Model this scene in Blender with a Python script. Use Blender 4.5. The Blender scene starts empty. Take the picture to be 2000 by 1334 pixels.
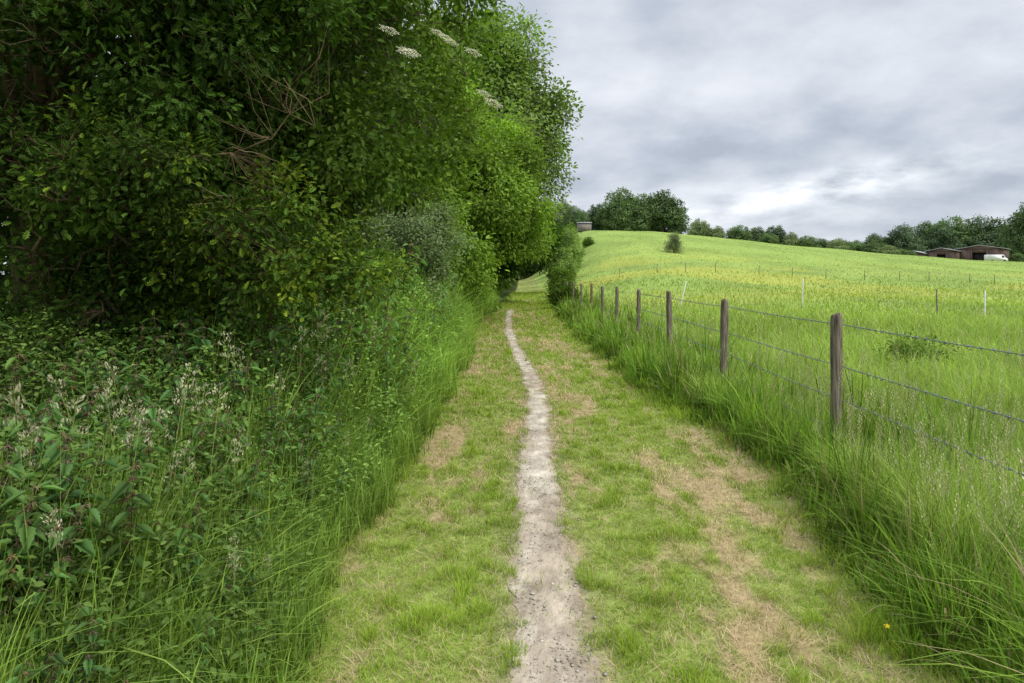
import bpy, math
import numpy as np
rng=np.random.default_rng(11)
U=lambda a,b,n=None: rng.uniform(a,b,n)
R=math.radians
scene=bpy.context.scene
scene.view_settings.view_transform='Standard'
# ------------------------------------------------------------------ helpers
def ss(t):
    t=np.clip(t,0,1); return t*t*(3-2*t)
def _h(i,j,s):
    v=np.sin(i*127.1+j*311.7+s*74.7)*43758.5453
    return v-np.floor(v)
def vn(x,y,s=0.):
    x=np.asarray(x,float);y=np.asarray(y,float)
    i=np.floor(x);j=np.floor(y);f=ss(x-i);g=ss(y-j)
    return (_h(i,j,s)*(1-f)+_h(i+1,j,s)*f)*(1-g)+(_h(i,j+1,s)*(1-f)+_h(i+1,j+1,s)*f)*g
def fbm(x,y,s=0.):
    return .5*vn(x,y,s)+.3*vn(x*2.1,y*2.1,s+1)+.2*vn(x*4.3,y*4.3,s+2)
_k=np.exp(-np.linspace(-2,2,21)**2);_k/=_k.sum()
def _sm(a): return np.convolve(np.pad(a,10,mode='edge'),_k,'valid')
_hx=np.linspace(-400,1200,6401)
_hz=_sm(np.interp(_hx,[-400,-5,1,3,6,11,15,1200],[.09,.09,.09,.13,.36,.9,1,1]))
_qz=_sm(_sm(np.interp(_hx,[-400,16,30,42,56,79,95,112,1200],[11.2,11.2,10.9,10.0,8.5,6.6,5.4,4.5,4.5])))
def terrain(x,y):
    x=np.asarray(x,float);y=np.asarray(y,float)
    xs=x*150/np.clip(y,50,150)
    z=np.interp(x,_hx,_hz)*np.interp(xs,_hx,_qz)*ss((y-25)/125.)
    z=z+.016*np.maximum(y-150,0)*ss((x+20)/60)
    z=z+.35*ss((-x-1.2)/2.5)*ss((60-y)/20)*ss((y-2)/5)
    z=z+.12*np.sin(x*.35+1)*np.sin(y*.22)*ss((x-3)/4)
    return z
def left_edge(y): return np.interp(y,[0,2.7,3.8,5.9,8.2,13.3,22,27,32,40,60,100,130],[-.88,-.88,-.96,-.93,-.91,-.97,-1.25,-1.25,-.7,-.2,.3,.9,1.3])+(fbm(np.asarray(y)*1.1,0*np.asarray(y),91)-.5)*.3
def right_edge(y): return np.interp(y,[0,2.7,4.6,6.9,10.7,13.3,19.4,35,60,100,130],[1.75,1.75,1.98,2.02,1.78,1.74,1.7,2.15,2.6,3.3,3.8])+(fbm(np.asarray(y)*1.3,0*np.asarray(y),95)-.5)*.6
PY=[0,2.7,4.2,5.9,8.2,10.7,13.3,19.4,26.7,31,34]
PC=[.16,.18,.165,.20,.32,.33,.17,-.09,-.14,-.08,.02]
PW=[.205,.19,.17,.15,.135,.135,.14,.135,.13,.2,.02]
def path_c(y): 
    return (np.interp(y-.6,PY,PC)+np.interp(y,PY,PC)+np.interp(y+.6,PY,PC))/3
def path_w(y): return np.interp(y,PY,PW)
def straw(x,y):
    n=.4*vn(x*3.4,y*.6,3)+.34*vn(x*8,y*2.0,4)+.26*vn(x*20,y*8,5)
    re=right_edge(y);le=left_edge(y)
    b=.22*np.exp(-((x-re+.42)/.34)**2)*ss((24-y)/8)
    b=b+.26*np.exp(-((x-le-.2)/.24)**2)*ss((18-y)/6)
    b=b+.18*np.exp(-((x-path_c(y)-path_w(y)-.2)/.17)**2)+.12*np.exp(-((x-path_c(y)+path_w(y)+.15)/.2)**2)
    return np.clip((n-.56)*4.0+b*1.6+.04,0,.9)
def join(ps):
    Vs=[];Cs=[];Ls=[];Ts=[];o=0
    for V,C,L,T in ps:
        Vs.append(V);Cs.append(C);Ls.append(L+o);Ts.append(T);o+=len(V)
    return np.concatenate(Vs),np.concatenate(Cs),np.concatenate(Ls),np.concatenate(Ts)
def piece(V,F,col=(1,1,1)):
    V=np.array(V,float);C=np.array(col,float)
    if C.ndim==1:C=np.tile(C,(len(V),1))
    return V,C,np.array([i for f in F for i in f]),np.array([len(f) for f in F])
def inst(p,M,P,tint):
    V,C,L,T=p;N=len(P);K=len(V)
    W=np.einsum('nij,kj->nki',M,V)+P[:,None,:]
    CC=C[None]*tint[:,None,:]
    LL=(L[None]+(np.arange(N)*K)[:,None]).ravel()
    return W.reshape(-1,3),CC.reshape(-1,3),LL,np.tile(T,N)
def mkobj(name,p,mat,loc=(0,0,0),parent=None,smooth=False,ploc=(0,0,0)):
    V,C,L,T=p
    me=bpy.data.meshes.new(name)
    V=(V-np.array(loc)).astype(np.float32)
    me.vertices.add(len(V));me.vertices.foreach_set('co',V.ravel())
    me.loops.add(len(L));me.loops.foreach_set('vertex_index',L.astype(np.int32))
    me.polygons.add(len(T));st=np.concatenate([[0],np.cumsum(T)[:-1]]).astype(np.int32)
    me.polygons.foreach_set('loop_start',st)
    me.update(calc_edges=True)
    a=me.attributes.new('Col','FLOAT_COLOR','POINT')
    a.data.foreach_set('color',np.concatenate([C,np.ones((len(C),1))],1).astype(np.float32).ravel())
    if smooth: me.polygons.foreach_set('use_smooth',np.ones(len(T),bool))
    me.materials.append(mat)
    ob=bpy.data.objects.new(name,me);scene.collection.objects.link(ob)
    if parent is not None: ob.parent=parent; ob.location=ploc
    else: ob.location=loc
    return ob
def empty(name,loc,label,cat,group=None):
    e=bpy.data.objects.new(name,None);scene.collection.objects.link(e);e.location=loc;e.empty_display_size=.3
    e['label']=label;e['category']=cat
    if group:e['group']=group
    return e
def tag(o,label,cat,kind=None):
    o['label']=label;o['category']=cat
    if kind:o['kind']=kind
def nrm(v): return v/np.maximum(np.linalg.norm(v,axis=-1,keepdims=True),1e-9)
def frames(d,n,size):
    d=nrm(d);y=nrm(np.cross(n,d));z=np.cross(d,y)
    return np.stack([d,y,z],-1)*np.asarray(size).reshape(-1,1,1)
def rotz(a,s,tilt=0.):
    a=np.asarray(a,float);n=len(a);t=U(-1,1,n)*tilt;t2=U(-1,1,n)*tilt
    M=np.zeros((n,3,3));c=np.cos(a);q=np.sin(a)
    M[:,0,0]=c;M[:,0,1]=-q;M[:,1,0]=q;M[:,1,1]=c;M[:,2,2]=1;M[:,0,2]=t;M[:,1,2]=t2
    return M*np.asarray(s).reshape(-1,1,1)
def tube(pts,rad,sides=6,col=(1,1,1),cap=True):
    pts=np.array(pts,float);n=len(pts);rad=np.broadcast_to(np.asarray(rad,float),(n,))
    t=nrm(np.gradient(pts,axis=0))
    ref=np.array([0.,0,1]) if abs(t[:,2]).mean()<.8 else np.array([1.,0,0])
    a=nrm(np.cross(t,ref));b=np.cross(t,a)
    th=np.arange(sides)/sides*2*np.pi
    V=pts[:,None]+rad[:,None,None]*(np.cos(th)[None,:,None]*a[:,None]+np.sin(th)[None,:,None]*b[:,None])
    i=np.arange(n-1)[:,None]*sides;j=np.arange(sides)[None];k=(j+1)%sides
    q=np.stack([i+j,i+k,i+sides+k,i+sides+j],-1).reshape(-1)
    L=q;T=np.full((n-1)*sides,4)
    if cap:
        L=np.concatenate([L,np.arange(sides)[::-1],(n-1)*sides+np.arange(sides)]);T=np.concatenate([T,[sides,sides]])
    C=np.tile(np.array(col,float),(n*sides,1))
    return V.reshape(-1,3),C,L,T
def twigs(A,B,r,col,wob=.12):
    N=len(A);L=np.linalg.norm(B-A,axis=1)
    tt=[0,.33,.68,1.];d=nrm(B-A)
    a=nrm(np.cross(d,np.array([.2,.3,1.])));b=np.cross(d,a)
    rings=[]
    for k,t in enumerate(tt):
        p=A+(B-A)*t
        if 0<k<3: p=p+rng.normal(size=(N,3))*(L*wob)[:,None]
        rr=(r*(1-.7*t))[:,None]
        ring=[p+rr*(math.cos(q)*a+math.sin(q)*b) for q in (0,2.09,4.19)]
        rings.append(np.stack(ring,1))
    V=np.stack(rings,1).reshape(N*12,3)
    f=[]
    for k in range(3):
        for j in range(3):
            f+= [k*3+j,k*3+(j+1)%3,k*3+3+(j+1)%3,k*3+3+j]
    Lp=(np.array(f)[None]+(np.arange(N)*12)[:,None]).ravel()
    return V,np.tile(np.array(col,float),(N*12,1)),Lp,np.full(N*9,4)
def blades(P,h,w,lean,curve,col,segs=3,base=.55,hd=None):
    N=len(P)
    if hd is None: hd=U(0,2*np.pi,N)
    d=np.stack([np.cos(hd),np.sin(hd),0*hd],1);sa=hd+np.pi/2+U(-.9,.9,N)
    s=np.stack([np.cos(sa),np.sin(sa),0*sa],1)
    Vs=[];Cs=[]
    for k in range(segs+1):
        t=k/segs
        off=h*(lean*t+curve*t*t);up=h*(t-.38*curve*t**3)
        p=P+d*off[:,None];p[:,2]+=up
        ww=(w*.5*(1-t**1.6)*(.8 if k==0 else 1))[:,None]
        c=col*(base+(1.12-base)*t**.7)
        if k<segs: Vs+= [p-s*ww,p+s*ww];Cs+=[c,c]
        else: Vs.append(p);Cs.append(c)
    K=2*segs+1;V=np.stack(Vs,1).reshape(-1,3);C=np.stack(Cs,1).reshape(-1,3)
    f=[];T=[]
    for k in range(segs-1): f+=[2*k,2*k+1,2*k+3,2*k+2];T.append(4)
    k=segs-1;f+=[2*k,2*k+1,2*k+2];T.append(3)
    return V,C,(np.array(f)[None]+(np.arange(N)*K)[:,None]).ravel(),np.tile(T,N)
def sampY(n,y0,y1,p):
    q=1-p;return (y0**q+U(0,1,n)*(y1**q-y0**q))**(1/q)
def cmix(n,cols,var=.15):
    cols=np.array(cols,float);w=rng.dirichlet(np.ones(len(cols))*.7,n)
    return (w@cols)*U(1-var,1+var,n)[:,None]
# ------------------------------------------------------------------ materials
def newmat(name):
    m=bpy.data.materials.new(name);m.use_nodes=True;nt=m.node_tree;nt.nodes.clear()
    return m,nt,nt.nodes.new('ShaderNodeOutputMaterial')
def fol_mat(name,trans=.3,rough=.55,spec=.25,tcol=(1.15,1.25,.6)):
    m,nt,out=newmat(name);N=nt.nodes;K=nt.links
    a=N.new('ShaderNodeAttribute');a.attribute_name='Col'
    p=N.new('ShaderNodeBsdfPrincipled');p.inputs['Roughness'].default_value=rough;p.inputs['Specular IOR Level'].default_value=spec
    t=N.new('ShaderNodeBsdfTranslucent')
    g=N.new('ShaderNodeMix');g.data_type='RGBA';g.blend_type='MULTIPLY';g.inputs[0].default_value=1
    K.new(a.outputs['Color'],g.inputs[6]);g.inputs[7].default_value=(*tcol,1)
    K.new(a.outputs['Color'],p.inputs['Base Color']);K.new(g.outputs[2],t.inputs['Color'])
    x=N.new('ShaderNodeMixShader');x.inputs[0].default_value=trans
    K.new(p.outputs[0],x.inputs[1]);K.new(t.outputs[0],x.inputs[2]);K.new(x.outputs[0],out.inputs[0])
    return m
def noise_mat(name,c1,c2,scale=(8,8,8),detail=6,rough=.85,bump=.3,bscale=1.,usecol=False,lo=.35,hi=.65,bdist=.02,spec=.2,metal=0.):
    m,nt,out=newmat(name);N=nt.nodes;K=nt.links
    tc=N.new('ShaderNodeTexCoord');mp=N.new('ShaderNodeMapping');mp.inputs['Scale'].default_value=scale
    K.new(tc.outputs['Object'],mp.inputs[0])
    n=N.new('ShaderNodeTexNoise');n.inputs['Scale'].default_value=1;n.inputs['Detail'].default_value=detail;n.inputs['Roughness'].default_value=.65
    K.new(mp.outputs[0],n.inputs['Vector'])
    r=N.new('ShaderNodeValToRGB');r.color_ramp.elements[0].position=lo;r.color_ramp.elements[1].position=hi
    r.color_ramp.elements[0].color=(*c1,1);r.color_ramp.elements[1].color=(*c2,1)
    K.new(n.outputs[0],r.inputs[0])
    p=N.new('ShaderNodeBsdfPrincipled');p.inputs['Roughness'].default_value=rough;p.inputs['Specular IOR Level'].default_value=spec;p.inputs['Metallic'].default_value=metal
    c=r.outputs[0]
    if usecol:
        a=N.new('ShaderNodeAttribute');a.attribute_name='Col'
        g=N.new('ShaderNodeMix');g.data_type='RGBA';g.blend_type='MULTIPLY';g.inputs[0].default_value=1
        K.new(a.outputs['Color'],g.inputs[6]);K.new(c,g.inputs[7]);c=g.outputs[2]
    K.new(c,p.inputs['Base Color'])
    if bump>0:
        b=N.new('ShaderNodeBump');b.inputs['Strength'].default_value=bump;b.inputs['Distance'].default_value=bdist
        n2=N.new('ShaderNodeTexNoise');n2.inputs['Scale'].default_value=bscale;n2.inputs['Detail'].default_value=6
        K.new(mp.outputs[0],n2.inputs['Vector']);K.new(n2.outputs[0],b.inputs['Height']);K.new(b.outputs[0],p.inputs['Normal'])
    K.new(p.outputs[0],out.inputs[0])
    return m
M_leaf=fol_mat('leaf_material',.36,.6,.12)
M_leaf_far=fol_mat('far_leaf_material',.2,.8,.05)
M_grass=fol_mat('grass_material',.38,.6,.12)
M_dry=fol_mat('dry_grass_material',.15,.8,.1,(1,1,1))
M_bark=noise_mat('bark_material',(.55,.5,.45),(1.3,1.25,1.15),(25,25,6),usecol=True,bump=.6,bdist=.01)
M_ground=noise_mat('ground_material',(.62,.6,.58),(1.25,1.25,1.2),(9,9,9),usecol=True,detail=9,bump=.7,bscale=3,bdist=.03,rough=.95,spec=.05)
M_path=noise_mat('path_material',(.64,.61,.57),(1.2,1.19,1.17),(6,3.5,6),detail=13,bump=.85,bscale=7,bdist=.018,rough=.95,lo=.34,hi=.61,spec=.06,usecol=True)
M_stone=noise_mat('pebble_material',(.6,.6,.6),(1.2,1.2,1.2),(60,60,60),usecol=True,bump=.2)
M_post=noise_mat('post_wood_material',(.065,.052,.038),(.34,.285,.21),(50,50,3.5),detail=9,bump=1.,bscale=1.6,bdist=.015,rough=.9,lo=.36,hi=.68)
M_postred=noise_mat('new_post_wood_material',(.14,.07,.035),(.33,.19,.1),(45,45,3.5),bump=.5,bdist=.005)
M_wire=noise_mat('wire_metal_material',(.10,.11,.12),(.26,.27,.29),(60,60,60),bump=0,rough=.6,metal=.4,spec=.4)
M_white=noise_mat('white_plastic_material',(.62,.62,.6),(.8,.8,.78),(6,6,6),bump=0,rough=.5)
# ------------------------------------------------------------------ ground
def sgrid(lo,hi,a,n):
    t=np.linspace(np.arcsinh(lo/a),np.arcsinh(hi/a),n);return a*np.sinh(t)
gx=sgrid(-900,1800,.6,500);gy=np.concatenate([[-200,-60,-20,-8,-4,-2,-1,-.4],sgrid(0,3500,1.2,560)])
X,Y=np.meshgrid(gx,gy);Z=terrain(X,Y)
def drift(x,y): return ss((.5*vn(x*.09,y*.18,5)+.3*vn(x*.25,y*.45,6)+.2*vn(x*.6,y*.9,7)-.38)/.3)
def ground_col(x,y):
    le,re=left_edge(y),right_edge(y)
    s=straw(x,y)[...,None]
    lane=np.array([.20,.25,.06])*(1-s)+np.array([.40,.305,.18])*s
    pd=(np.abs(x-path_c(y))-path_w(y));pw=(ss((.16-pd)/.24)*ss((33-y)/3))[...,None]*.85
    lane=lane*(1-pw)+np.array([.30,.25,.175])*pw
    far=ss((y-14)/20)[...,None]
    n=fbm(x*.25,y*.15,8)[...,None]
    fld=np.array([.12,.18,.04])*(1-far)+(np.array([.225,.31,.075])*(.7+.6*n))*far
    band=(ss((y-26)/20)*ss((95-y)/35)*drift(x,y))[...,None]
    fld=fld*(1-.35*band)+np.array([.48,.42,.08])*.35*band
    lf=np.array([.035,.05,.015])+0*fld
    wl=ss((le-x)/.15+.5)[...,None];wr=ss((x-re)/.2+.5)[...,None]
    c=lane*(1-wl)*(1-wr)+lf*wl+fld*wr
    mud=(np.exp(-((x-.6)/1.0)**2-((y-33)/3.5)**2)*.8)[...,None]
    c=c*(1-mud)+np.array([.2,.15,.1])*mud
    return c
i=np.arange(len(gy)-1)[:,None]*len(gx);j=np.arange(len(gx)-1)[None]
q=np.stack([i+j,i+j+1,i+j+1+len(gx),i+j+len(gx)],-1).reshape(-1)
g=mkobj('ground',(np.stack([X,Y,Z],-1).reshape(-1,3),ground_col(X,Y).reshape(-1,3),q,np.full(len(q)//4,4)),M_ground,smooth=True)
tag(g,'mown grassy lane and rolling meadow ground rising to a hill','ground','structure')
py=np.concatenate([np.arange(.3,14,.03),np.arange(14,34,.1)])
c=path_c(py);w=path_w(py)
jl=(fbm(py*2.5,0*py,21)-.5)*.15+(fbm(py*13,0*py,23)-.5)*.07;jr=(fbm(py*2.1,0*py,31)-.5)*.15+(fbm(py*12,0*py,33)-.5)*.07
xl=c-w+jl;xr=c+w+jr
M=15;cols=[];pc=[]
for k in range(M):
    u=k/(M-1);x=xl+(xr-xl)*u;e=abs(u-.5)*2
    nn1=fbm(x*9,py*6,51);nn2=fbm(x*3,py*.9,52);nn3=fbm(x*22,py*14,53)
    z=terrain(x,py)+.004+.004*(1-e)+.014*(nn1-.5)*(1-e**3)
    z=np.maximum(z,terrain(x,py)+.0035)
    cols.append(np.stack([x,py,z],1))
    m=ss((nn2-.36)/.25)[:,None];ed=ss((e-.5+.5*(nn3-.5))/.5)
    ed=np.asarray(ed)[:,None]*.75
    cc_=np.array([.465,.415,.34])*m+np.array([.37,.315,.245])*(1-m);cc_=cc_*(1-ed)+np.array([.28,.235,.165])*ed
    pc.append(cc_*(.78+.46*nn1)[:,None])
V=np.stack(cols,1).reshape(-1,3);PCc=np.stack(pc,1).reshape(-1,3)
i=np.arange(len(py)-1)[:,None]*M;j=np.arange(M-1)[None]
q=np.stack([i+j,i+j+1,i+j+1+M,i+j+M],-1).reshape(-1)
pth=mkobj('path',(V,PCc,q,np.full(len(q)//4,4)),M_path,smooth=True)
tag(pth,'narrow worn footpath of pale dry chalky earth','path','structure')
def pebble():
    v=[(1,0,0),(-1,0,0),(0,1,0),(0,-1,0),(0,0,.7),(0,0,-.5),(.7,.7,.3),(-.7,.7,.25),(-.7,-.7,.3),(.7,-.7,.2)]
    f=[(0,6,4),(6,2,4),(2,7,4),(7,1,4),(1,8,4),(8,3,4),(3,9,4),(9,0,4),(6,0,5),(2,6,5),(7,2,5),(1,7,5),(8,1,5),(3,8,5),(9,3,5),(0,9,5)]
    return piece(v,f)
n=6000;y=sampY(n,1.5,16,1.4);x=path_c(y)+rng.normal(size=n)*path_w(y)*.65
sz=np.clip(rng.lognormal(-5.8,.5,n),.002,.013);mm=rotz(U(0,6.3,n),sz)*np.stack([U(.6,1.4,n),U(.6,1.3,n),U(.4,.7,n)],1)[:,None,:]
pb=mkobj('path_gravel',inst(pebble(),mm,np.stack([x,y,terrain(x,y)+.008],1),cmix(n,[(.50,.45,.38),(.28,.24,.18),(.42,.37,.30)],.22)),M_stone)
tag(pb,'loose small stones and crumbs of earth on the footpath','gravel','stuff')
# ------------------------------------------------------------------ leaf templates
oak_h=[(.16,.07),(.26,.22),(.36,.09),(.5,.32),(.6,.13),(.74,.30),(.84,.12),(.95,.13)]
def lobed():
    V=[(0,0,0),(1,0,-.12)];n=len(oak_h)
    for s in (1,-1):
        for a,b in oak_h: V.append((a,s*b,.35*b-.12*a*a))
    F=[[0]+list(range(2,2+n))[::1]+[1],[0,1]+list(range(2+n,2+2*n))[::-1]]
    F[0]=F[0][::-1]
    return piece(V,F)
def simple(w=.27,fold=.3):
    return piece([(0,0,0),(.35,w,fold*w),(.75,w*.7,fold*w-.06),(1,0,-.15),(.75,-w*.7,fold*w-.06),(.35,-w,fold*w)],[(0,3,2,1),(0,5,4,3)])
def diamond(w=.3): return piece([(0,0,0),(.5,w,.06),(1,0,-.08),(.5,-w,.06)],[(0,1,2,3)])
def serrate():
    up=[(.08,.16),(.22,.27),(.26,.22),(.42,.26),(.45,.2),(.6,.2),(.63,.15),(.8,.1)]
    V=[(0,0,0),(1,0,-.2)];n=len(up)
    for s in (1,-1):
        for a,b in up: V.append((a,s*b,.3*b-.2*a*a))
    return piece(V,[([0]+list(range(2,2+n))+[1])[::-1],[0,1]+list(range(2+n,2+2*n))[::-1]])
LOB,SIM,DIA,SER,SLIM=lobed(),simple(),diamond(),serrate(),diamond(.17)
# ------------------------------------------------------------------ trees
def sph(n):
    return nrm(rng.normal(size=(n,3)))
def make_lumps(ells,per=14,rf=.36,loose=0.):
    L=[]
    for c,r in ells:
        c=np.array(c,float);r=np.array(r,float)
        for k in range(per):
            ph=k*2.39996+U(-.3,.3);zz=1-2*(k+.5)/per
            d=np.array([math.sqrt(1-zz*zz)*math.cos(ph),math.sqrt(1-zz*zz)*math.sin(ph),zz])
            rr=U(.55-loose,.92+loose)
            L.append((c+r*d*rr, r*rf*U(.5,1.4), d))
        L.append((c,r*.5,np.array([0,0,1.])))
    return L
def clusters(ells,n,per=14,rf=.36,loose=0.):
    L=make_lumps(ells,per,rf,loose)
    a=np.array([np.prod(l[1])**(2/3) for l in L]);k=rng.choice(len(L),n,p=a/a.sum())
    C=np.array([l[0] for l in L])[k];Rr=np.array([l[1] for l in L])[k];D=np.array([l[2] for l in L])[k]
    d=nrm(sph(n)+D*.45+np.array([0,0,.2]))
    r=np.clip(1-np.abs(rng.normal(size=n))*.2,.1,1.1)
    r=np.where(U(0,1,n)<.14,r*U(1.1,1.6,n),r)
    return C+Rr*d*r[:,None],nrm(d+D*.3),k
def leafset(tpl,cc,nn,lump,m,rad,size,cols,droop=.25,tv=.3,flat=.75,align=.7):
    n=len(cc);t=cmix(n,cols,tv)
    lt=U(.68,1.34,lump.max()+1)[lump];t=t*lt[:,None]
    idx=np.repeat(np.arange(n),m);N=len(idx)
    off=rng.normal(size=(N,3))*rad;off[:,2]*=flat
    P=cc[idx]+off
    d=nrm(off/rad*.6+nn[idx]*.4+rng.normal(size=(N,3))*.5+np.array([0,0,-droop]))
    nz=nrm(np.array([0,0,1.])*.75+nn[idx]*align*1.3+rng.normal(size=(N,3))*.38)
    s=size*U(.6,1.25,N)
    return inst(tpl,frames(d,nz,s),P,t[idx]*U(.85,1.15,N)[:,None])
def limbset(base,th,tr,targets,r1=.02,col=(.10,.08,.06),wob=.08,fork=.35,sides=7,lean=(0,0)):
    base=np.array(base,float);ps=[];nodes=[]
    n=12;t=np.linspace(0,1,n)
    tp=base+np.stack([lean[0]*t+wob*np.sin(t*5)*.6,lean[1]*t+wob*np.cos(t*4+1)*.5,th*t-.05],1)
    ps.append(tube(tp,tr*(1.25-.75*t),sides+3,col))
    nodes.append(tp)
    for q in targets:
        k=rng.integers(int(n*fork),n);s=tp[k];m=10;u=np.linspace(0,1,m)
        D=np.array(q)-s;Ln=np.linalg.norm(D)
        p=s+D*u[:,None]+np.array([0,0,1.])*(np.sin(u*np.pi)*Ln*.12)[:,None]
        wb=np.cumsum(rng.normal(size=(m,3))*wob*Ln*.3,axis=0);p=p+(wb-wb[0])*(u*(1.2-u))[:,None]
        r0=tr*U(.3,.5);ps.append(tube(p,r0*(1-u)+r1*u,sides,col));nodes.append(p[2:])
        for _ in range(3):
            kk=rng.integers(3,m);s2=p[kk];d2=nrm(D/Ln+rng.normal(size=3)*.6)*Ln*U(.2,.4)
            p2=s2+d2*np.linspace(0,1,6)[:,None]+rng.normal(size=(6,3))*Ln*.02;p2[0]=s2
            ps.append(tube(p2,np.linspace(r1*1.4,r1*.4,6),5,col));nodes.append(p2[1:])
    return ps,np.concatenate(nodes)
def tree(name,label,base,th,tr,ells,ncl,m,rad,size,tpl,cols,nl=9,twr=.008,col=(.10,.08,.06),per=14,rf=.36,mat=None,droop=.25,lean=(0,0),tv=.3,cat='tree',flat=.75,group=None,yel=None,extra=None,loose=0.,align=.7):
    base=np.array([base[0],base[1],float(terrain(base[0],base[1]))])
    cc,nn,lump=clusters(ells,ncl,per,rf,loose)
    ok=cc[:,2]>terrain(cc[:,0],cc[:,1])+.1;cc,nn,lump=cc[ok],nn[ok],lump[ok]
    targets=cc[rng.choice(len(cc),nl)]*.85+np.array([e[0] for e in ells]).mean(0)*.15
    ps,nodes=limbset(base,th,tr,targets,r1=max(twr*1.3,.01),col=col,lean=lean)
    if extra is not None: ps+=extra
    if twr>0:
        sub=cc if len(cc)<2600 else cc[rng.choice(len(cc),2600,replace=False)]
        A=np.empty_like(sub)
        for s in range(0,len(sub),500):
            d=((sub[s:s+500,None]-nodes[None])**2).sum(-1);A[s:s+500]=nodes[d.argmin(1)]
        ps.append(twigs(A,sub,np.full(len(sub),twr),col))
    e=empty(name,base,label,cat,group)
    mkobj('trunk',join(ps),M_bark,base,e,smooth=True)
    pl=[]
    if yel is not None:
        ym=U(0,1,len(cc))<yel*ss((cc[:,0]+3.2)/1.9)*ss((3.2-cc[:,2])/.9);pl.append(leafset(tpl,cc[ym],nn[ym],lump[ym],m,rad,size,[(.22,.29,.028),(.16,.245,.022)],droop,tv,flat,align));cc,nn,lump=cc[~ym],nn[~ym],lump[~ym]
    pl.append(leafset(tpl,cc,nn,lump,m,rad,size,cols,droop,tv,flat,align))
    mkobj('crown',join(pl),mat or M_leaf,base,e)
    return e
DK=[(.024,.053,.009),(.040,.083,.012),(.065,.125,.018),(.055,.098,.015)]
OAK=[(.06,.125,.016),(.10,.185,.024),(.145,.235,.03),(.165,.235,.03),(.08,.145,.02)]
MID=[(.14,.24,.028),(.21,.33,.04),(.27,.40,.06),(.16,.265,.034)]
ASH=[(.14,.22,.05),(.20,.30,.07),(.26,.36,.10)]
bare=[]
for k in range(11):
    s=np.array([U(-3.4,-2.2),U(5.0,5.5),U(1.5,2.7)]);L_=U(.3,.65);a=U(-.7,.4);m_=9;t=np.linspace(0,1,m_)
    d=np.array([math.cos(a),U(-.1,.3),math.sin(a)*.7]);p=s+d*L_*t[:,None];p[:,2]+=U(-.1,.15)*np.sin(t*np.pi)-.15*t*t*L_
    p[1:]+=np.cumsum(rng.normal(size=(m_-1,3))*.016,0);bare.append(tube(p,np.linspace(U(.004,.006),.0014,m_),5,(.20,.165,.09) if k%2 else (.12,.09,.055)))
    for _ in range(2):
        kk=rng.integers(3,8);q=p[kk]+nrm(d+rng.normal(size=3)*.8)*L_*U(.2,.35)*np.linspace(0,1,5)[:,None]+rng.normal(size=(5,3))*.007;q[0]=p[kk]
        bare.append(tube(q,np.linspace(.0026,.001,5),4,(.17,.13,.08)))
tree('oak_tree','old oak with lichened limbs overhanging the nettle bank',(-4.6,6.6),2.6,.24,
  [((-4.3,5.4,4.3),(2.0,1.7,1.9)),((-2.5,5.7,3.9),(1.2,1.1,1.5)),((-3.6,6.6,2.5),(1.8,1.0,1.1))],2400,22,.12,.08,LOB,DK+OAK[:2],nl=24,twr=.0045,col=(.18,.14,.08),per=26,rf=.25,loose=.08)
tree('oak_tree','low oak bough with yellowing tips drooping over tall herbs',(-4.2,6.4),1.6,.07,
  [((-2.1,5.4,1.95),(.9,.6,.4)),((-1.4,5.3,1.6),(.5,.4,.2)),((-3.0,5.1,2.4),(.8,.7,.5)),((-3.2,5.7,1.5),(1.2,.7,.55))],860,21,.09,.06,LOB,DK[1:]+OAK[:3],nl=12,twr=.003,col=(.16,.12,.07),per=24,rf=.24,yel=.36,extra=bare,loose=.12)
tree('hawthorn_tree','dense dark hawthorn filling the hedgerow shade',(-7.2,9.0),2.6,.2,
  [((-7.0,8.8,3.6),(3.0,1.8,3.2)),((-4.6,9.6,2.4),(2.0,1.5,2.2)),((-5.0,6.8,1.5),(1.6,1.1,1.3)),((-3.3,7.4,1.6),(1.1,.9,1.0))],3000,22,.18,.08,SIM,DK[:3],nl=14,twr=.006,per=18,rf=.32)
tree('bramble_bush','leafy bramble and young elder at the hedge foot',(-3.2,9.0),.8,.03,
  [((-2.9,8.0,1.3),(.9,1.3,.75)),((-2.5,10.4,1.3),(.75,1.6,.75)),((-2.7,6.2,.95),(.7,.8,.55))],1800,18,.12,.062,SIM,OAK[1:4]+MID[:1],nl=8,twr=.003,cat='bush',per=22,rf=.28,loose=.08)
tree('hawthorn_tree','leafy dark hawthorn towering over the lane hedge',(-8,13.0),3,.25,
  [((-6.5,12.8,6.0),(3.4,2.5,4.2)),((-4.0,12.5,7.0),(2.6,2.2,2.6)),((-9.5,10,7),(3,2.5,4))],1500,22,.26,.16,SIM,DK,nl=14,twr=.01,per=16)
tree('elder_tree','elder in leaf with creamy flower heads over lane',(-3.4,8.0),2.4,.13,
  [((-2.05,7.4,4.0),(1.6,1.2,1.8)),((-2.8,8.2,2.8),(1.5,1.2,1.2)),((-1.9,7.6,5.8),(1.3,1.2,1.2))],2700,19,.12,.078,SIM,OAK+DK[2:],nl=16,twr=.004,col=(.16,.14,.10),per=28,rf=.26,loose=.1)
tree('hazel_tree','spreading hazel with fresh green leaves in hedgerow',(-4.4,15.5),2.4,.16,
  [((-3.2,15,4.2),(2.2,2.2,2.3)),((-3.6,16,2.4),(2.2,1.8,1.8)),((-3.4,14.4,6.6),(2.3,2,1.9))],2600,19,.17,.115,SIM,OAK[1:]+MID[:2],nl=12,twr=.007,per=28,rf=.25,loose=.1)
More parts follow.
